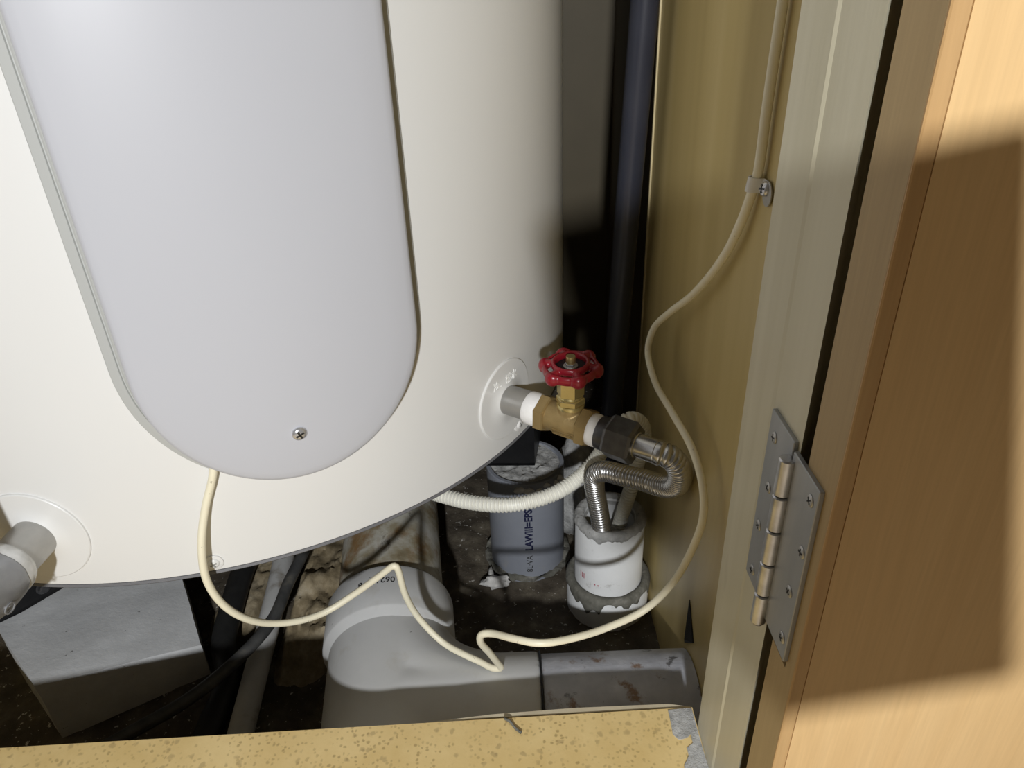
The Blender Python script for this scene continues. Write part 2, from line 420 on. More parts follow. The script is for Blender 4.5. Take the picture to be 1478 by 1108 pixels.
# ------------------------------------------------------------------ water heater
XC, YC, R, RIM = -.25036, .62223, .29974, .20
def cyl(az, z, h=0.0):
    a = math.radians(az); return (XC+(R+h)*math.sin(a), YC-(R+h)*math.cos(a), z)
heater = thing('water_heater', (XC, YC, 0), 'big white floor-standing electric water heater tank with a grey oblong front cover', 'water heater')
prof = [(R-.0012, RIM), (R, RIM+.0012), (R, .25), (R, .40), (R, .8), (R, 1.30), (R-.02, 1.36), (R-.08, 1.40), (.05, 1.42)]
mk('tank_body', *lathe(prof, (XC, YC, 0), (0, 0, 1), 192), 'enamel', heater, 30)
mk('bottom_rim', *lathe([(R-.06, .192), (R-.004, .1968), (R-.0006, .1976), (R+.0002, .1986), (R-.0004, RIM+.0001), (R-.01, RIM)], (XC, YC, 0), (0, 0, 1), 192), 'rim_grey', heater, 40)['label'] = 'thin dark grey rim under the white shell'
# oblong cover
HW, ZB, ZT, AZ0, R2 = .0754, .3410, 1.10, 25.1, R+.018
def stadium(n_arc=40, n_side=24):
    out = []
    for i in range(n_arc+1):
        a = PI + PI*i/n_arc; out.append((0, ZB, math.cos(a), math.sin(a)))
    for i in range(1, n_side): out.append((0, ZB+(ZT-ZB)*i/n_side, 1, 0))
    for i in range(n_arc+1):
        a = PI*i/n_arc; out.append((0, ZT, math.cos(a), math.sin(a)))
    for i in range(1, n_side): out.append((0, ZT-(ZT-ZB)*i/n_side, -1, 0))
    return out
ST = stadium()
def shell(rings):
    vs, fs = [], []; n = len(ST)
    for off, h in rings:
        for s0, z0, nx, nz in ST:
            s = s0+nx*(HW+off); z = z0+nz*(HW+off*(.62 if off > .002 else 1))
            vs.append(cyl(AZ0+math.degrees(s/R2), z, h))
    for k in range(len(rings)-1):
        for i in range(n):
            j = (i+1) % n; fs.append((k*n+i, k*n+j, (k+1)*n+j, (k+1)*n+i))
    return vs, fs
mk('cover_base', *shell([(.0138, -.001), (.0136, .0010), (.0130, .0016), (.0082, .0020), (.0078, .0012), (.0072, .0012), (.0067, .0026), (.0055, .0034), (.0028, .0036), (.0018, .0040), (.0005, .004)]), 'flange', heater, 35)['label'] = 'pale stepped flange around the cover'
cov = mk('cover', *shell([(.0008, .003), (.0004, .0160), (-.0002, .0172), (-.0012, .0183), (-.0026, .0189), (-.006, .0194), (-.02, .0196), (-.04, .0197), (-.06, .0198), (-HW, .0198)]), 'cover', heater, 50)
cov['label'] = 'smooth light grey oblong cover plate'
ca = math.radians(24.8)
screw(heater, cyl(24.75, .2955, .0196), (math.sin(ca), -math.cos(ca), 0), .0041, 'chrome', 'cover_screw', label='chrome cross-head screw near the foot of the cover')
for az, z in ((12.9, .2072), (57.9, .2115)):
    a = math.radians(az); screw(heater, cyl(az, z, .0003), (math.sin(a), -math.cos(a), 0), .0036, 'enamel' if az < 30 else 'tape', 'base_screw', washer=.0056, label='white screw with a washer at the bottom of the shell')
def disc(az, zc):
    vs, fs = [], []; prof = [(.0308, -.0004), (.0306, .0010), (.0300, .0014), (.022, .0012), (.0135, .0012), (.0120, .0022), (.0105, .0026)]; n = 72
    for rr, h in prof:
        for i in range(n):
            th = 2*PI*i/n; vs.append(cyl(az+math.degrees(rr*math.cos(th)/R), zc+rr*math.sin(th), h))
    for k in range(len(prof)-1):
        for i in range(n):
            j = (i+1) % n; fs.append((k*n+i, k*n+j, (k+1)*n+j, (k+1)*n+i))
    return vs, fs
SZ = .2415
for az in (55.0, -4.8):
    d = mk('pipe_collar', *disc(az, SZ-(.003 if az < 0 else 0)), 'enamel', heater, 35)
    a = math.radians(az); n = V((math.sin(a), -math.cos(a), 0)); z = SZ-(.003 if az < 0 else 0)
    rs = .0108 if az > 0 else .0125
    mk('stub_pipe', *lathe([(rs, -.01), (rs, .024), (rs-.0006, .0246), (rs-.002, .0246)], V(cyl(az, z)), n, 40), 'steel_dull', heater, 40)['label'] = 'bare grey steel pipe stub'
    if az > 0:
        tv, tf = text_mesh('冷．補水', .0078, .0003, 3, .0001)
        mk('raised_letters', [cyl(az+math.degrees((v.x*.92-.001)/R), SZ+.0158+v.y, .0013+v.z) for v in tv], tf, 'letter', heater)['label'] = 'small raised white characters above the pipe stub'
# folded black feet
def plate(p0, p1, z0, z1, th=.003, inward=None):
    a = V((*p0, 0)); b = V((*p1, 0)); d = (b-a).normalized(); n = V((-d.y, d.x, 0))*th
    if inward and n.dot(V((*inward, 0))-a) < 0: n = -n
    q = [a, b, b+n, a+n]; return prism([(x.x, x.y) for x in q], z0, z1)
def foot(corner, e1, e2, label, zf=.1155):
    f = mk('foot', *merge(plate(corner, e1, zf, .197, .003, e2), plate(corner, e2, zf, .197, .003, e1),
                          prism([corner, e1, ((e1[0]+e2[0])/2, (e1[1]+e2[1])/2), e2], zf, zf+.003)), 'black', heater)
    f['label'] = label; return f
fR = foot((.0179, .5405), (-.075, .546), (.030, .615), 'black folded steel foot standing on the filled pipe')
fL = foot((-.3931, .4629), (-.4472, .3953), (-.350, .535), 'black folded steel foot standing on the concrete block', .0625)
d = (V((-.4472, .3953, 0))-V((-.3931, .4629, 0))).normalized(); nn = V((-d.y, d.x, 0)); nn = nn if nn.y < 0 else -nn
b = V((-.3931, .4629, 0))+d*.0118; bp = V((b.x, b.y, .0735))
mk('bolt', *merge(lathe([(.0042, 0), (.0042, .003), (.003, .004)], bp, nn, 6), lathe([(.0058, -.0004), (.0058, .0006)], bp, nn, 20)), 'nut_dark', fL, 40)

# ------------------------------------------------------------------ gate valve on the right stub
AZ = math.radians(55.0); AX = V((math.sin(AZ), -math.cos(AZ), -.035)).normalized(); O = V(cyl(55.0, SZ))
def ax(d): return O+AX*d
valve = thing('gate_valve', ax(.050), 'bronze gate valve with a red handwheel on the right tank pipe', 'valve')
mk('thread_tape', *lathe([(.0112, .0195), (.0119, .0205), (.0121, .025), (.0119, .0300), (.0110, .0310)], O, AX, 32), 'tape', valve, 50)['label'] = 'bright white sealing tape at the tank side'
mk('thread_tape', *lathe([(.0100, .0690), (.0112, .0700), (.0114, .0735), (.0109, .0775), (.0098, .0785)], O, AX, 32), 'tape', valve, 50)['label'] = 'white sealing tape at the hose side'
BX = .0535
up = (V((0, 0, 1))-AX*AX.z).normalized()
bodyparts = [lathe([(.0108, .030), (.0104, .040), (.0112, .0495), (.0116, .0535), (.0112, .0575), (.0104, .064), (.0108, .070)], O, AX, 40),
             lathe([(.0092, 0), (.0086, .0100), (.0082, .0145)], ax(BX), (0, 0, 1), 32)]
mk('body', *remesh(bodyparts, .0006, 6), 'bronze', valve, 60)['label'] = 'rough cast bronze body'
for h0, hh in ((.0296, .0080), (.0620, .0080)):
    mk('hex_end', *hexnut(ax(h0), AX, .0240, hh, .10, .5), 'bronze', valve, 20)
# cast plate mark on the body side facing the viewer
side = up.cross(AX).normalized(); side = side if side.y < 0 else -side
tv, tf = text_mesh('F▢RCO'.replace('▢', 'E'), .0046, .0002)
def onbody(u, wv, h):
    th = -wv/.0113-.42; return tuple(ax(BX+u)+(side*math.cos(th)+up*math.sin(th))*(.0115+h))
ms = [(onbody(v.x, v.y, v.z+.0001)) for v in tv]
ring = []; rf = []
for k, (uu, ww) in enumerate([(-.0085, -.0030), (.0085, -.0030), (.0085, .0030), (-.0085, .0030)]):
    for sc in (1.0, .93):
        for h in (-.0004, .0004): ring.append(onbody(uu*sc*(1 if sc == 1 else 1), ww*(1 if sc == 1 else .84), h))
for k in range(4):
    a, b2 = k*4, ((k+1) % 4)*4; rf += [(a+1, b2+1, b2+3, a+3), (a, b2, b2+1, a+1), (a+2, a+3, b2+3, b2+2)]
mk('cast_mark', *merge((ms, tf), (ring, rf)), 'bronze', valve)['label'] = 'faint raised cast mark in a frame'
# bonnet
cz = ax(BX)
mk('bonnet_nut', *merge(lathe([(.0094, .0125), (.0096, .0140), (.0092, .0155)], cz, (0, 0, 1), 36), hexnut(cz+V((0, 0, .0152)), (0, 0, 1), .0172, .0050, .15, .2)), 'brass', valve, 25)['label'] = 'lower brass hexagon of the bonnet'
mk('packing_nut', *merge(lathe([(.0080, .0195), (.0084, .0208), (.0080, .0222)], cz, (0, 0, 1), 36), hexnut(cz+V((0, 0, .0216)), (0, 0, 1), .0162, .0130, .07, .2)), 'brass', valve, 25)['label'] = 'tall upper brass hexagon of the bonnet'
mk('stem', *lathe([(.0032, .030), (.0032, .0500), (.0030, .0508)], cz, (0, 0, 1), 20), 'brass', valve, 30)
WZ = cz+V((0, 0, .0430)); TL = V((-.03, -.06, 1)).normalized()
ta, tu, tvv = frame(TL); PH = .20
def wp(rr, th, h): return WZ+ta*h+(tu*math.cos(th)+tvv*math.sin(th))*rr
def ringpath(rf_, hf, n=120): return [wp(rf_(2*PI*i/n), 2*PI*i/n, hf(2*PI*i/n)) for i in range(n)]
def torus(path, rad, seg=12):
    n = len(path); vs, fs = [], []
    for i in range(n):
        T = (path[(i+1) % n]-path[i-1]).normalized(); u = ta-T*ta.dot(T); u.normalize(); v = T.cross(u); rr, re = rad(2*PI*i/n)
        for k in range(seg):
            th = 2*PI*k/seg; vs.append(tuple(path[i]+u*math.cos(th)*re+v*math.sin(th)*rr))
    for i in range(n):
        i2 = (i+1) % n
        for k in range(seg):
            j = (k+1) % seg; fs.append((i*seg+k, i*seg+j, i2*seg+j, i2*seg+k))
    return vs, fs
lob = lambda th: max(0, math.cos(6*(th-PH)))
outer = torus(ringpath(lambda th: .0170+.0019*lob(th), lambda th: -.0012), lambda th: (.0019+.0013*lob(th), .0034+.0014*lob(th)))
inner = torus(ringpath(lambda th: .0114, lambda th: .0020), lambda th: (.0016, .0028))
spk = []
for k in range(6):
    th = PH+k*PI/3; spk.append(tube([wp(.0112, th, .0012), wp(.0145, th, .0006), wp(.0182, th, -.001)], lambda i: (.0026, .0030, .0040)[i], 12))
plate_ = [tube([wp(.004, PH+PI/6+k*PI/3, -.0040), wp(.0112, PH+PI/6+k*PI/3, -.0015)], .0016, 8) for k in range(6)]
hub = lathe([(.0055, -.0075), (.0062, -.004), (.0055, -.0022)], WZ, TL, 24)
wheel = mk('handwheel', *remesh([outer, inner, hub]+spk+plate_, .0006, 5), 'red', valve, 60); wheel['label'] = 'glossy dark red six-lobed handwheel'
mk('name_disc', *lathe([(.0102, -.0012), (.0102, .0002), (.0098, .0005)], WZ, TL, 40), 'black', wheel, 30)['label'] = 'black disc in the middle of the wheel'
mk('wheel_nut', *merge(hexnut(WZ+ta*.0008, TL, .0066, .0022, .15, .3), lathe([(.0048, .0004), (.0048, .0009), (.004, .0010)], WZ, TL, 24)), 'steel_dull', wheel, 25)
mk('stem_tip', *lathe([(.0022, .0018), (.0022, .0042), (.0017, .0048)], WZ, TL, 16), 'brass', wheel, 30)

# ------------------------------------------------------------------ stainless corrugated connector
FLEX = [(.0890,.3870,.2383),(.0932,.383,.2378),(.0995,.380,.2352),(.1052,.380,.2278),(.1090,.386,.213),(.1085,.396,.199),(.1030,.407,.1908),(.0928,.42,.1864),(.0799,.433,.1816),(.0686,.447,.1757),(.0624,.456,.1666),(.0626,.463,.1483),(.0657,.467,.1295),(.0686,.469,.1131),(.0717,.47,.0894),(.0740,.472,.0600)]
hose = thing('connector_hose', ax(.10), 'stainless corrugated connector hose looping from the valve into the white pipe', 'hose')
mk('nipple', *lathe([(.0100, .0755), (.0114, .0765), (.0118, .0800), (.0118, .0850)], O, AX, 32), 'nut_dark', hose, 40)
mk('union_nut', *hexnut(ax(.0830), AX, .0262, .0200, .10, .2), 'nut_dark', hose, 20)['label'] = 'dark steel hexagonal union nut'
mk('ferrule', *lathe([(.0088, .1020), (.0086, .1035), (.0080, .1040), (.0080, .1180), (.0084, .1190), (.0084, .1210)], O, AX, 36), 'stainless', hose, 40)['label'] = 'smooth shiny ferrule sleeve'
pts = [tuple(ax(.1175))] + [tuple(ax(.1225))] + FLEX[2:]
P, L = spline(pts, .00036); P = smooth_path(P, 60)
mk('corrugated_tube', *tube(P, lambda i: .0066+.0016*abs(math.cos(PI*i*.00036/.0030))**.8, 24), 'stainless', hose, 80)

# ------------------------------------------------------------------ white corrugated conduit
CONDUIT = [(-.1153,.53,.1157),(-.0863,.5,.1265),(-.0635,.48,.1337),(-.037,.465,.1364),(-.0033,.456,.1398),(.0303,.4640,.1429),(.0541,.4780,.1500),(.0702,.4830,.1683),(.0791,.473,.1946),(.0894,.473,.2051),(.1000,.479,.1969),(.1037,.482,.1789),(.1002,.484,.1551),(.0971,.486,.131),(.0926,.488,.1073),(.0881,.488,.0844),(.0857,.487,.0615)]
P, L = spline([(-.16, .57, .105)]+CONDUIT, .00033); P = smooth_path(P, 60)
def cr(i):
    ph = (i*.00033/.0031) % 1; return .0062 if ph < .55 else .0052
tag(mk('corrugated_conduit', *tube(P, cr, 20), 'conduit', None, 70, loc=P[0]), 'cream white corrugated plastic conduit curving across the grey pipe into the white pipe', 'conduit')

# ------------------------------------------------------------------ cement filled grey pipe
gp = thing('filled_pipe', (.009, .549, 0), 'blue grey plastic pipe stub filled with cement under the tank foot', 'pipe')
mk('pipe_wall', *lathe([(.036, -.005), (.036, .1145), (.0355, .115), (.0325, .115), (.0322, .1145), (.0322, .100)], (.009, .549, 0), (0, 0, 1), 64, caps=False), 'pvc_grey', gp, 40)
def rough_disc(cx, cy, rad, z, amp, sc, rings=10, seg=48, seed=0, rin=0.0):
    vs, fs = [], []
    for k in range(rings+1):
        rr = rin+(rad-rin)*k/rings
        for i in range(seg):
            th = 2*PI*i/seg; x = cx+rr*math.cos(th); y = cy+rr*math.sin(th)
            vs.append((x, y, z+mnoise.fractal(V((x*sc+seed, y*sc, 0)), .9, 2.1, 4)*amp))
    for k in range(rings):
        for i in range(seg):
            j = (i+1) % seg; fs.append((k*seg+i, k*seg+j, (k+1)*seg+j, (k+1)*seg+i))
    return vs, fs
mk('cement_fill', *rough_disc(.009, .549, .0323, .1125, .003, 160), 'cement', gp, 60)['label'] = 'rough pale cement filling the pipe'
mk('mortar_ring', *rough_disc(.009, .549, .0425, .0055, .004, 120, 4, 64, 3, .0355), 'cement_dark', gp, 60)
def blob(cx, cy, cz, sx, sy, sz, amp, sc, seed, n=3):
    bm = bmesh.new(); bmesh.ops.create_icosphere(bm, subdivisions=n, radius=1)
    out = []
    for v in bm.verts:
        d = 1+mnoise.fractal(v.co*sc+V((seed, seed*2, 0)), .9, 2.1, 4)*amp; out.append((cx+v.co.x*sx*d, cy+v.co.y*sy*d, cz+v.co.z*sz*d))
    bm.verts.index_update(); f = [tuple(v.index for v in q.verts) for q in bm.faces]; bm.free(); return out, f
spl = []
for th, z, s in ((-1.5, .107, .006), (-1.25, .106, .004), (-1.75, .109, .005), (-.75, .107, .004), (-.6, .109, .0045), (-1.05, .110, .004)):
    spl.append(blob(.009+.0358*math.cos(th), .549+.0358*math.sin(th), z, s, s*.5, s*.7, .5, 1.2, th*5, 2))
mk('cement_smears', *merge(*spl), 'plaster_bit', gp, 60)
def pipe_text(body, size, zc, th0, rad, cx, cy, mat, parent, name, bold=0, squeeze=1):
    tv, tf = text_mesh(body, size, .00008, 3, bold)
    # letters run up the pipe: text x -> z, text y -> around (to the left)
    vs = []
    for v in tv:
        th = th0-v.y*squeeze/rad; h = rad+.00012+v.z
        vs.append((cx+h*math.cos(th), cy+h*math.sin(th), zc+v.x))
    return mk(name, vs, tf, mat, parent)
T0 = -1.535
pipe_text('8L·VA', .0082, .0215, T0, .036, .009, .549, 'ink_black', gp, 'small_print')
pipe_text('LAWIII=EPS', .0098, .0625, T0, .036, .009, .549, 'ink_blue', gp, 'bold_print', .00035)
pipe_text('®', .0085, .1005, T0, .036, .009, .549, 'ink_black', gp, 'registered_mark', .0001)

# rough cement post behind, and small droppings
cpst = mk('cement_post', *blob(.068, .600, .045, .027, .034, .072, .22, 1.6, 4, 4), 'cement', None, 60, loc=(.068, .600, 0))
tag(cpst, 'rough pale cement post standing behind the grey and white pipes', 'cement post')
tag(mk('mortar_crumb', *merge(blob(-.0235, .508, .005, .013, .006, .006, .5, 1.5, 2, 3), blob(-.028, .517, .006, .003, .010, .006, .4, 1.5, 5, 2)), 'plaster_bit', None, 60, loc=(-.0235, .508, 0)), 'white crumb of mortar on the pit floor left of the grey pipe', 'mortar')

# ------------------------------------------------------------------ white drain pipe with sleeve
wpz = .100; WXc, WYc = .080, .487
wpipe = thing('white_pipe', (WXc, WYc, 0), 'white plastic pipe stub with a grey mortar rim and an outer sleeve', 'pipe')
mk('pipe_wall', *lathe([(.030, .0), (.030, wpz-.001), (.0292, wpz), (.0225, wpz), (.0215, wpz-.002), (.0215, .03)], (WXc, WYc, 0), (0, 0, 1), 64, caps=False), 'pvc_white', wpipe, 40)
def crust(cx, cy, r0, r1, z, drip, seed, seg=96, out=.0012):
    """mortar smeared over a rim, running down outside in uneven drips"""
    rings = []; vs, fs = [], []
    prof = [(r0-.001, -.006), (r0+.001, .0006), ((r0+r1)/2, .0016), (r1-.001, .0012)]
    for i in range(seg):
        th = 2*PI*i/seg; c_, s_ = math.cos(th), math.sin(th)
        nz = .5+.5*mnoise.fractal(V((c_*2.4+seed, s_*2.4, seed)), .8, 2.2, 4)*1.5; dl = drip*max(.12, nz)
        col = [(rr, z+h+mnoise.noise(V((c_*9+seed, s_*9, h*900)))*.0006) for rr, h in prof] + [(r1+out, z-.0015), (r1+out*.9, z-dl*.7), (r1-.0004, z-dl)]
        for rr, zz in col: vs.append((cx+rr*c_, cy+rr*s_, zz))
    m = len(prof)+3
    for i in range(seg):
        j = (i+1) % seg
        for k in range(m-1): fs.append((i*m+k, j*m+k, j*m+k+1, i*m+k+1))
    return vs, fs
mk('rim_mortar', *crust(WXc, WYc, .0215, .030, wpz, .011, 3), 'cement', wpipe, 70)['label'] = 'rough grey mortar on the pipe rim'
mk('sleeve', *lathe([(.0368, -.004), (.0368, .0300), (.036, .031), (.031, .031)], (WXc, WYc, 0), (0, 0, 1), 64, caps=False), 'pvc_white', wpipe, 40)['label'] = 'wider white outer sleeve at the floor'
mk('sleeve_mortar', *crust(WXc, WYc, .0300, .0368, .032, .020, 8), 'cement_dark', wpipe, 70)['label'] = 'dark mortar between pipe and sleeve'
def ring_text(body, size, th0, z, rad, cx, cy, mat, parent, name, flip=False, bold=0):
    tv, tf = text_mesh(body, size, .00008, 3, bold); sg = -1 if flip else 1
    return mk(name, [(cx+(rad+.00012+v.z)*math.cos(th0+sg*v.x/rad), cy+(rad+.00012+v.z)*math.sin(th0+sg*v.x/rad), z+sg*v.y) for v in tv], tf, mat, parent)
ring_text('III', .0085, -2.55, .047, .030, WXc, WYc, 'ink_red', wpipe, 'red_print')
ring_text('··', .0120, -2.05, .043, .030, WXc, WYc, 'ink_red', wpipe, 'red_print')

# ------------------------------------------------------------------ big grey tee on the pit floor
DR = V((-.1115, .9938, 0)).normalized(); A0 = V((-.112, .46, .046))
def run(y): return A0+DR*((y-A0.y)/DR.y)
tee = thing('waste_pipe', (run(.38).x, .38, 0), 'thick grey plastic waste pipe tee on the pit floor branching to the right', 'pipe')
elb = []
for i in range(15):
    t_ = i/14; a_, b_, c_ = run(.415), V((-.092, .338, .0455)), V((-.012, .331, .0455)); elb.append(a_*(1-t_)**2+b_*2*t_*(1-t_)+c_*t_*t_)
rr_ = .0470
body = remesh([lathe([(rr_, 0), (rr_, (run(.400)-run(.288)).length)], run(.288), DR, 48), lathe([(.0462, 0), (.0462, .1095)], (-.0975, .331, .0455), (1, 0, 0), 48), tube(elb, .0455, 40)], .0022, 10)
mk('tee_body', *body, 'pvc_tee', tee, 80)['label'] = 'smooth grey tee body'
L1 = (run(.438)-run(.388)).length
mk('socket', *lathe([(.0462, 0), (.0470, .0015), (.0512, .0075), (.0520, .0090), (.0522, L1-.003), (.0512, L1), (.0455, L1)], run(.388), DR, 64), 'pvc_tee', tee, 30)['label'] = 'wider socket collar of the tee'
mk('seal_ring', *lathe([(.0448, L1-.0005), (.0500, L1-.0002), (.0505, L1+.0012), (.0480, L1+.0022), (.0448, L1+.0018)], run(.388), DR, 64), 'black', tee, 40)['label'] = 'black seal at the socket mouth'
bp_ = lathe([(.0446, 0), (.0446, .10), (.0446, .2), (.0446, .42)], run(.434), DR, 56)
mk('back_pipe', *bp_, 'pvc_stained', tee, 40)['label'] = 'pipe going back under the tank, stained brown and crusted'
mk('branch_pipe', *lathe([(.0435, 0), (.0440, .001), (.0440, .1045)], (.0130, .3313, .0455), (1, 0, 0), 56), 'pvc_rusty', tee, 40)['label'] = 'shiny soiled pipe end with rust marks reaching the right wall'
mk('branch_gap', *lathe([(.0440, 0), (.0462, .0004), (.0462, .0012), (.0440, .0018)], (.0112, .3312, .0455), (1, 0, 0), 56), 'black', tee, 40)['label'] = 'black ring painting the shaded gap at the branch joint'  # black colour stands in for the shaded gap between the pipes
tv, tf = text_mesh('0621  7 8', .0078, .00006, 3, .00005)
vs = []
_, uu_, vv_ = frame(DR)
for v in tv:
    th = v.x/.0523+.10; h = .05235+v.z          # rotated half a turn: readable from behind
    q = run(.4215)+DR*(-v.y)+(V((0, 0, 1))*math.cos(th)+V((-DR.y, DR.x, 0))*math.sin(th))*h; vs.append(tuple(q))
mk('number_print', vs, tf, 'ink_black', tee)

# ------------------------------------------------------------------ concrete block under the left foot
bpoly = [(-.3640, .3656), (-.2663, .4214), (-.3033, .4864), (-.350, .565), (-.505, .540), (-.4238, .4208)]; btop = [.0600, .0340, .0400, .047, .061, .0650]   # it lies tilted
me = bpy.data.meshes.new('tmp'); v, f = prism(bpoly, -.002, .047); v = v[:6] + [(x[0], x[1], h) for x, h in zip(v[6:], btop)]; me.from_pydata(v, [], f)
bm = bmesh.new(); bm.from_mesh(me); bmesh.ops.recalc_face_normals(bm, faces=bm.faces)
bmesh.ops.triangulate(bm, faces=[q for q in bm.faces if len(q.verts) > 4])
bmesh.ops.subdivide_edges(bm, edges=bm.edges, cuts=14, use_grid_fill=True)
for v in bm.verts:
    k = mnoise.fractal(v.co*90, .9, 2.1, 4)*.0007
    v.co += V((mnoise.noise(v.co*160)*.0006, mnoise.noise(v.co*160+V((5, 0, 0)))*.0006, k*.6))
bm.to_mesh(me); vv = [tuple(v.co) for v in bm.verts]; bm.verts.index_update(); ff = [tuple(x.index for x in q.verts) for q in bm.faces]; bm.free(); bpy.data.meshes.remove(me)
tag(mk('concrete_block', vv, ff, 'concrete', None, 35, loc=(-.36, .44, 0)), 'grey concrete block lying under the left foot of the tank', 'block')

# ------------------------------------------------------------------ pipes, cables and rubble on the left of the pit
P, L = spline([(-.2335,.62,.02),(-.2335,.5823,.02),(-.2296,.5412,.02),(-.2255,.496,.019),(-.2224,.4556,.018),(-.2201,.4123,.017),(-.2166,.3616,.016),(-.2120,.30,.016)], .006)
tag(mk('grey_conduit', *tube(P, .0098, 20), 'grey_conduit', None, 60, loc=P[0]), 'pale grey soiled conduit lying on the pit floor left of the tee', 'conduit')
P, L = spline([(-.186,.60,.052),(-.1954,.5452,.05),(-.2,.5104,.047),(-.207,.4713,.043),(-.2084,.4464,.040),(-.2182,.4234,.037),(-.2346,.395,.036),(-.2595,.3703,.031),(-.2913,.3453,.031),(-.3207,.3222,.031),(-.37,.29,.031)], .004)
P = smooth_path(P, 10)
tag(mk('black_cable', *tube(P, .0052, 14), 'black_cable', None, 60, loc=P[0]), 'thick dark grey cable crossing over the pale conduit in the pit', 'cable')
P, L = spline([(-.268,.62,.018),(-.2657,.5519,.018),(-.2655,.5186,.018),(-.2625,.4793,.017),(-.2580,.44,.014),(-.2430,.405,.012),(-.243,.36,.012),(-.243,.31,.012)], .006)
tag(mk('dark_hose', *tube(P, .0105, 14), 'dark_rubber', None, 60, loc=P[0]), 'black dusty hose on the pit floor between conduit and concrete block', 'hose')
def mound(x0, x1, y0, y1, h, seed, nx=44, ny=60):
    vs, fs = [], []
    for j in range(ny+1):
        for i in range(nx+1):
            u, v = i/nx, j/ny; x = x0+(x1-x0)*u; y = y0+(y1-y0)*v
            e = min(1, 5*min(u, 1-u))*min(1, 5*min(v, 1-v)); e = e*e*(3-2*e)
            q = h*e*(.85+.35*mnoise.fractal(V((x*38+seed, y*38, seed)), .8, 2.2, 6)) + .0022*e*mnoise.fractal(V((x*150, y*150, seed)), .8, 2.2, 4)
            vs.append((x, y, -.004+q))
    for j in range(ny):
        for i in range(nx):
            a = j*(nx+1)+i; fs.append((a, a+1, a+nx+2, a+nx+1))
    return vs, fs
tag(mk('mortar_mound', *mound(-.216, -.158, .40, .66, .026, 3), 'rubble', None, 60, loc=(-.17, .53, 0)), 'rough tan mound of broken mortar beside the grey tee', 'mortar')
tag(mk('mortar_mound', *mound(-.288, -.236, .445, .64, .012, 9), 'rubble', None, 60, loc=(-.26, .53, 0)), 'rough tan mortar patch under the black hose', 'mortar')

# ------------------------------------------------------------------ left elbow and riser
a = math.radians(-4.8); EA = V((math.sin(a), -math.cos(a), 0)); EO = V(cyl(-4.8, SZ-.003))
elbow = thing('pipe_elbow', EO+EA*.03, 'grey cast pipe elbow wrapped in clear tape on the left tank pipe', 'pipe elbow')
mk('thread_tape', *lathe([(.0127, .0210), (.0146, .0222), (.0158, .0255), (.0160, .0285), (.0152, .0310)], EO, EA, 40), 'tape_clear', elbow, 60)['label'] = 'shiny translucent sealing tape'
ep = []
for i in range(17):
    t_ = i/16; a_, b_, c_ = EO+EA*.0295, EO+EA*.062, EO+EA*.062+V((-.002, 0, .030)); ep.append(a_*(1-t_)**2+b_*2*t_*(1-t_)+c_*t_*t_)
mk('elbow_body', *remesh([tube(ep, lambda i: .0160+.0022*math.sin(i/16*PI), 32)], .0012, 6), 'grey_cast', elbow, 60)
mk('riser', *lathe([(.0122, 0), (.0122, .9)], EO+EA*.062+V((-.002, 0, .026)), (0, 0, 1), 32), 'steel_dull', elbow, 40)
mp = EO+EA*.048+V((.0158, -.002, -.0050)); mn = V((.93, -.22, -.25))
mk('cast_ring', *lathe([(.0034, 0), (.0034, .0006), (.0027, .0006), (.0027, 0)], mp, mn, 28, closed=True), 'grey_cast', elbow, 40)['label'] = 'small raised cast ring'

# ------------------------------------------------------------------ dark vertical conduit
P, L = spline([(.112, .47, 1.55), (.1055, .505, .85), (.098, .54, .49), (.0945, .557, .32), (.092, .57, .177), (.090, .582, .0)], .01)
tag(mk('dark_conduit', *tube(P, .0096, 28), 'dark_conduit', None, 60, loc=(.09, .582, 0)), 'dark blue-black plastic conduit rising along the right wall behind the valve', 'conduit')

# ------------------------------------------------------------------ cream cable and its clip
CABLE = [(-.1655,.3330,.2850),(-.1677,.33,.2741),(-.1698,.3294,.268),(-.1762,.327,.2525),(-.1814,.321,.2324),(-.1842,.318,.2085),(-.1823,.32,.1867),(-.1756,.325,.1673),(-.1648,.335,.1489),(-.1488,.345,.1389),(-.1329,.355,.1357),(-.1141,.362,.1436),(-.0956,.362,.1587),(-.0842,.36,.17),(-.0821,.3595,.1716),(-.0808,.36,.1673),(-.0788,.362,.1417),(-.0722,.365,.1153),(-.0562,.357,.0990),(-.0418,.348,.0970),(-.0297,.342,.0955),(-.0209,.337,.0945),(-.0149,.336,.0955),(-.0163,.335,.0998),(-.0222,.328,.1214),(-.027,.322,.1391),(-.0256,.32,.1476),(-.0188,.317,.1513),(-.0058,.305,.1599),(.0106,.297,.1641),(.0319,.305,.1584),(.0548,.318,.1521),(.0779,.327,.1556),(.094,.3277,.1768),(.103,.3235,.2096),(.107,.3238,.2329),(.107,.3317,.2493),(.105,.3508,.2602),(.101,.3906,.2621),(.098,.4324,.2615),(.098,.4614,.2707),(.1,.4569,.2891),(.104,.4328,.3119),(.109,.3973,.3396),(.1125,.3577,.3772),(.1135,.3403,.4009),(.1145,.3349,.414),(.1145,.3289,.4266),(.1145,.3284,.4505),(.1145,.3274,.4753),(.1145,.3262,.4958),(.1145,.3267,.5148),(.1145,.3281,.5349),(.1145,.33,.7),(.1145,.335,1.2)]
P, L = spline(CABLE, .0016); P = smooth_path(P, 3)
tag(mk('power_cable', *tube(P, .0023, 12), 'cable', None, 60, loc=P[0]), 'long cream cable hanging in loops from the heater cover up to the wall clip', 'cable')
clip = thing('cable_clip', (.1175, .325, .42), 'small white cable clip screwed to the gold wall beside the jamb', 'clip')
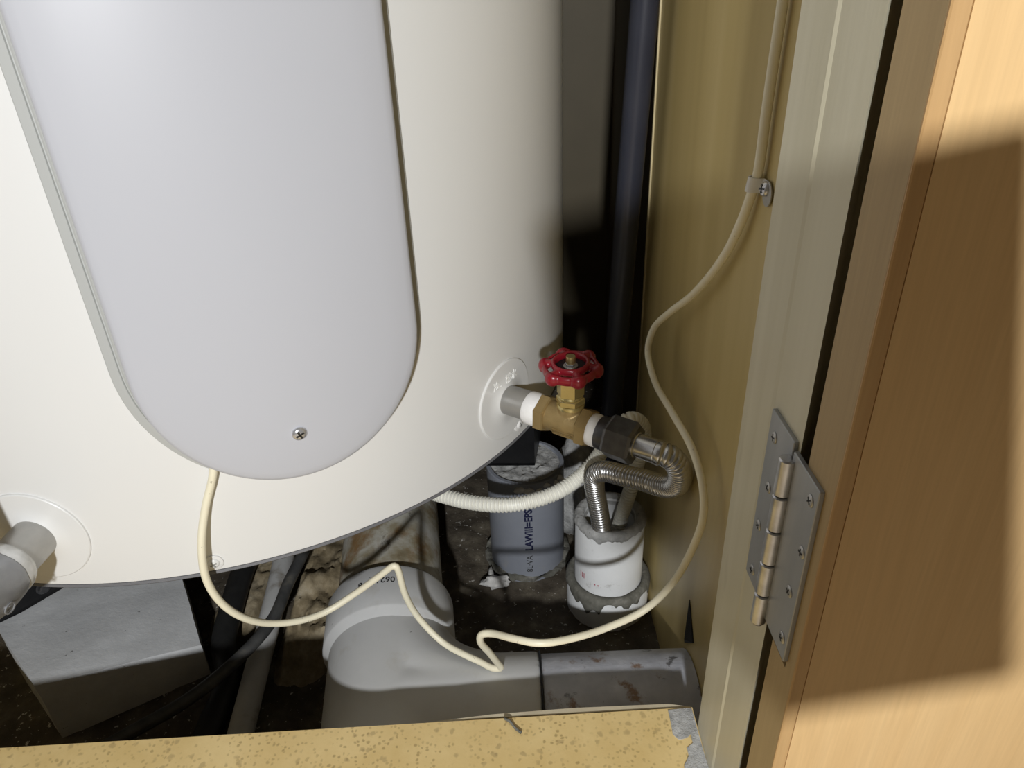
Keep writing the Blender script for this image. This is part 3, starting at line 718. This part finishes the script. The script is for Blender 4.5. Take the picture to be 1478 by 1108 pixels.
cc = V((.1145, .3316, .4212)); da = V((0, -.36, 1)).normalized()
band = []
for i in range(13):
    th = -PI*.5+PI*i/12*1.0; band.append((-.0029*math.cos(th), .0029*math.sin(th)))
prof_ = [(.0030, .0034)]
vs, fs = [], []
path2 = [(.0034, .0030)] + [(.0-.0036*math.sin(PI*i/10), .0034*math.cos(PI*i/10)) for i in range(11)] + [(.0022, -.0036), (.0026, -.0070)]
for (dx, dy) in path2:
    for k in (-1, 1):
        for ins in (0, 1):
            s = 1-.22*ins; q = cc+V((dx*(s if dx < 0 else 1), dy*s if abs(dy) < .0031 else dy, 0))+da*(.0038*k)+V((.0006*ins if dx > 0 else 0, 0, 0)); vs.append(tuple(q))
for i in range(len(path2)-1):
    a, b2 = i*4, (i+1)*4; fs += [(a, b2, b2+2, a+2), (a+1, a+3, b2+3, b2+1), (a, a+1, b2+1, b2), (a+2, b2+2, b2+3, a+3)]
mk('band', vs, fs, 'clip_white', clip, 40)
mk('washer', *lathe([(.0056, 0), (.0056, .0005), (.0022, .0005)], (.1172, .3205, .4195), (-1, 0, 0), 28), 'steel_dull', clip, 30)
screw(clip, (.1166, .3222, .4212), (-.95, -.2, .15), .0034, 'chrome', h=.55, rot=.2)

# ------------------------------------------------------------------ hinge
hinge = thing('butt_hinge', (.1, .209, .28), 'galvanised steel butt hinge with eight screws joining the jamb and the wooden door', 'hinge')
HZ0, HZ1 = .2805, .3625
def leaf(y0, y1, z0, z1, name, label):
    o = mk(name, *bevel_box(.0982, .1002, y0, y1, z0, z1, .0003, 1), 'galv', hinge); o['label'] = label; return o
lf = leaf(.2095, .2325, HZ0, HZ1, 'leaf', 'galvanised leaf on the painted jamb')
rl = leaf(.1850, .2085, .2788, HZ1-.003, 'leaf', 'galvanised leaf on the door edge')
KZ = [.2745, .2905, .3070, .3235, .3400, .3565]
for i in range(5):
    z0, z1 = KZ[i]+.0003, KZ[i+1]-.0003
    mk('knuckle', *lathe([(.0026, 0), (.0031, .0005), (.0031, z1-z0-.0005), (.0026, z1-z0)], (.0968, .2090, z0), (0, 0, 1), 24), 'knuckle', hinge, 35)
mk('pin', *lathe([(.0022, -.0006), (.0022, .0812)], (.0968, .2090, KZ[0]), (0, 0, 1), 16), 'nut_dark', hinge, 35)
for i, (y, z) in enumerate([(.2262, .3534), (.2239, .3316), (.2268, .3101), (.2254, .287)]): screw(lf, (.0983, y, z), (-1, 0, 0), .0024, 'steel_dull', h=.25, rot=.3+i)
for i, (y, z) in enumerate([(.1897, .3525), (.1882, .331), (.191, .3095), (.1892, .2875)]): screw(rl, (.0983, y, z), (-1, 0, 0), .0024, 'steel_dull', h=.25, rot=.7+i)

# scrap of lint on the sill edge
P, L = spline([(-.0125, .2755, .1262), (-.009, .2725, .1272), (-.0065, .2690, .1266), (-.0028, .2658, .1262)], .0008)
tag(mk('lint_scrap', *tube(P, lambda i: .0007+.0006*abs(mnoise.noise(V((i*.9, 0, 0)))), 7), 'cement_dark', None, 60, loc=P[0]), 'tiny grey scrap of lint on the back edge of the yellow sill', 'lint')

# ------------------------------------------------------------------ unseen slab for the photographer's phone and hand, shaped to throw the broad shadow
TA = math.radians(12.5); TO = V((-.0035, -.0035))
TZ = .0025
def fl(v): return [tuple(CAMPOS + RX*(TO.x+x*math.cos(TA)-y*math.sin(TA)) + UP*(TO.y+x*math.sin(TA)+y*math.cos(TA)) - fwd*z) for x, y, z in v]
slab = thing('shadow_slab', CAMPOS-fwd*.006, 'dark slab added out of view for the phone and hand of the photographer, shaped for its shadow', 'shadow_slab')
v, f = bevel_box(0, .096, -.140, 0, TZ, TZ+.0075, .0028, 3)
mk('body', fl(v), f, 'phone', slab, 40)
v, f = bevel_box(.005, .091, -.133, -.007, TZ+.0072, TZ+.0078, .0002, 1)
mk('screen', fl(v), f, 'black', slab, 40)
v, f = bevel_box(.030, .044, -.0002, .0008, TZ+.003, TZ+.005, .0003, 1)
mk('button', fl(v), f, 'phone', slab, 40)

for o in list(bpy.data.objects):
    if '_off' in o: del o['_off']
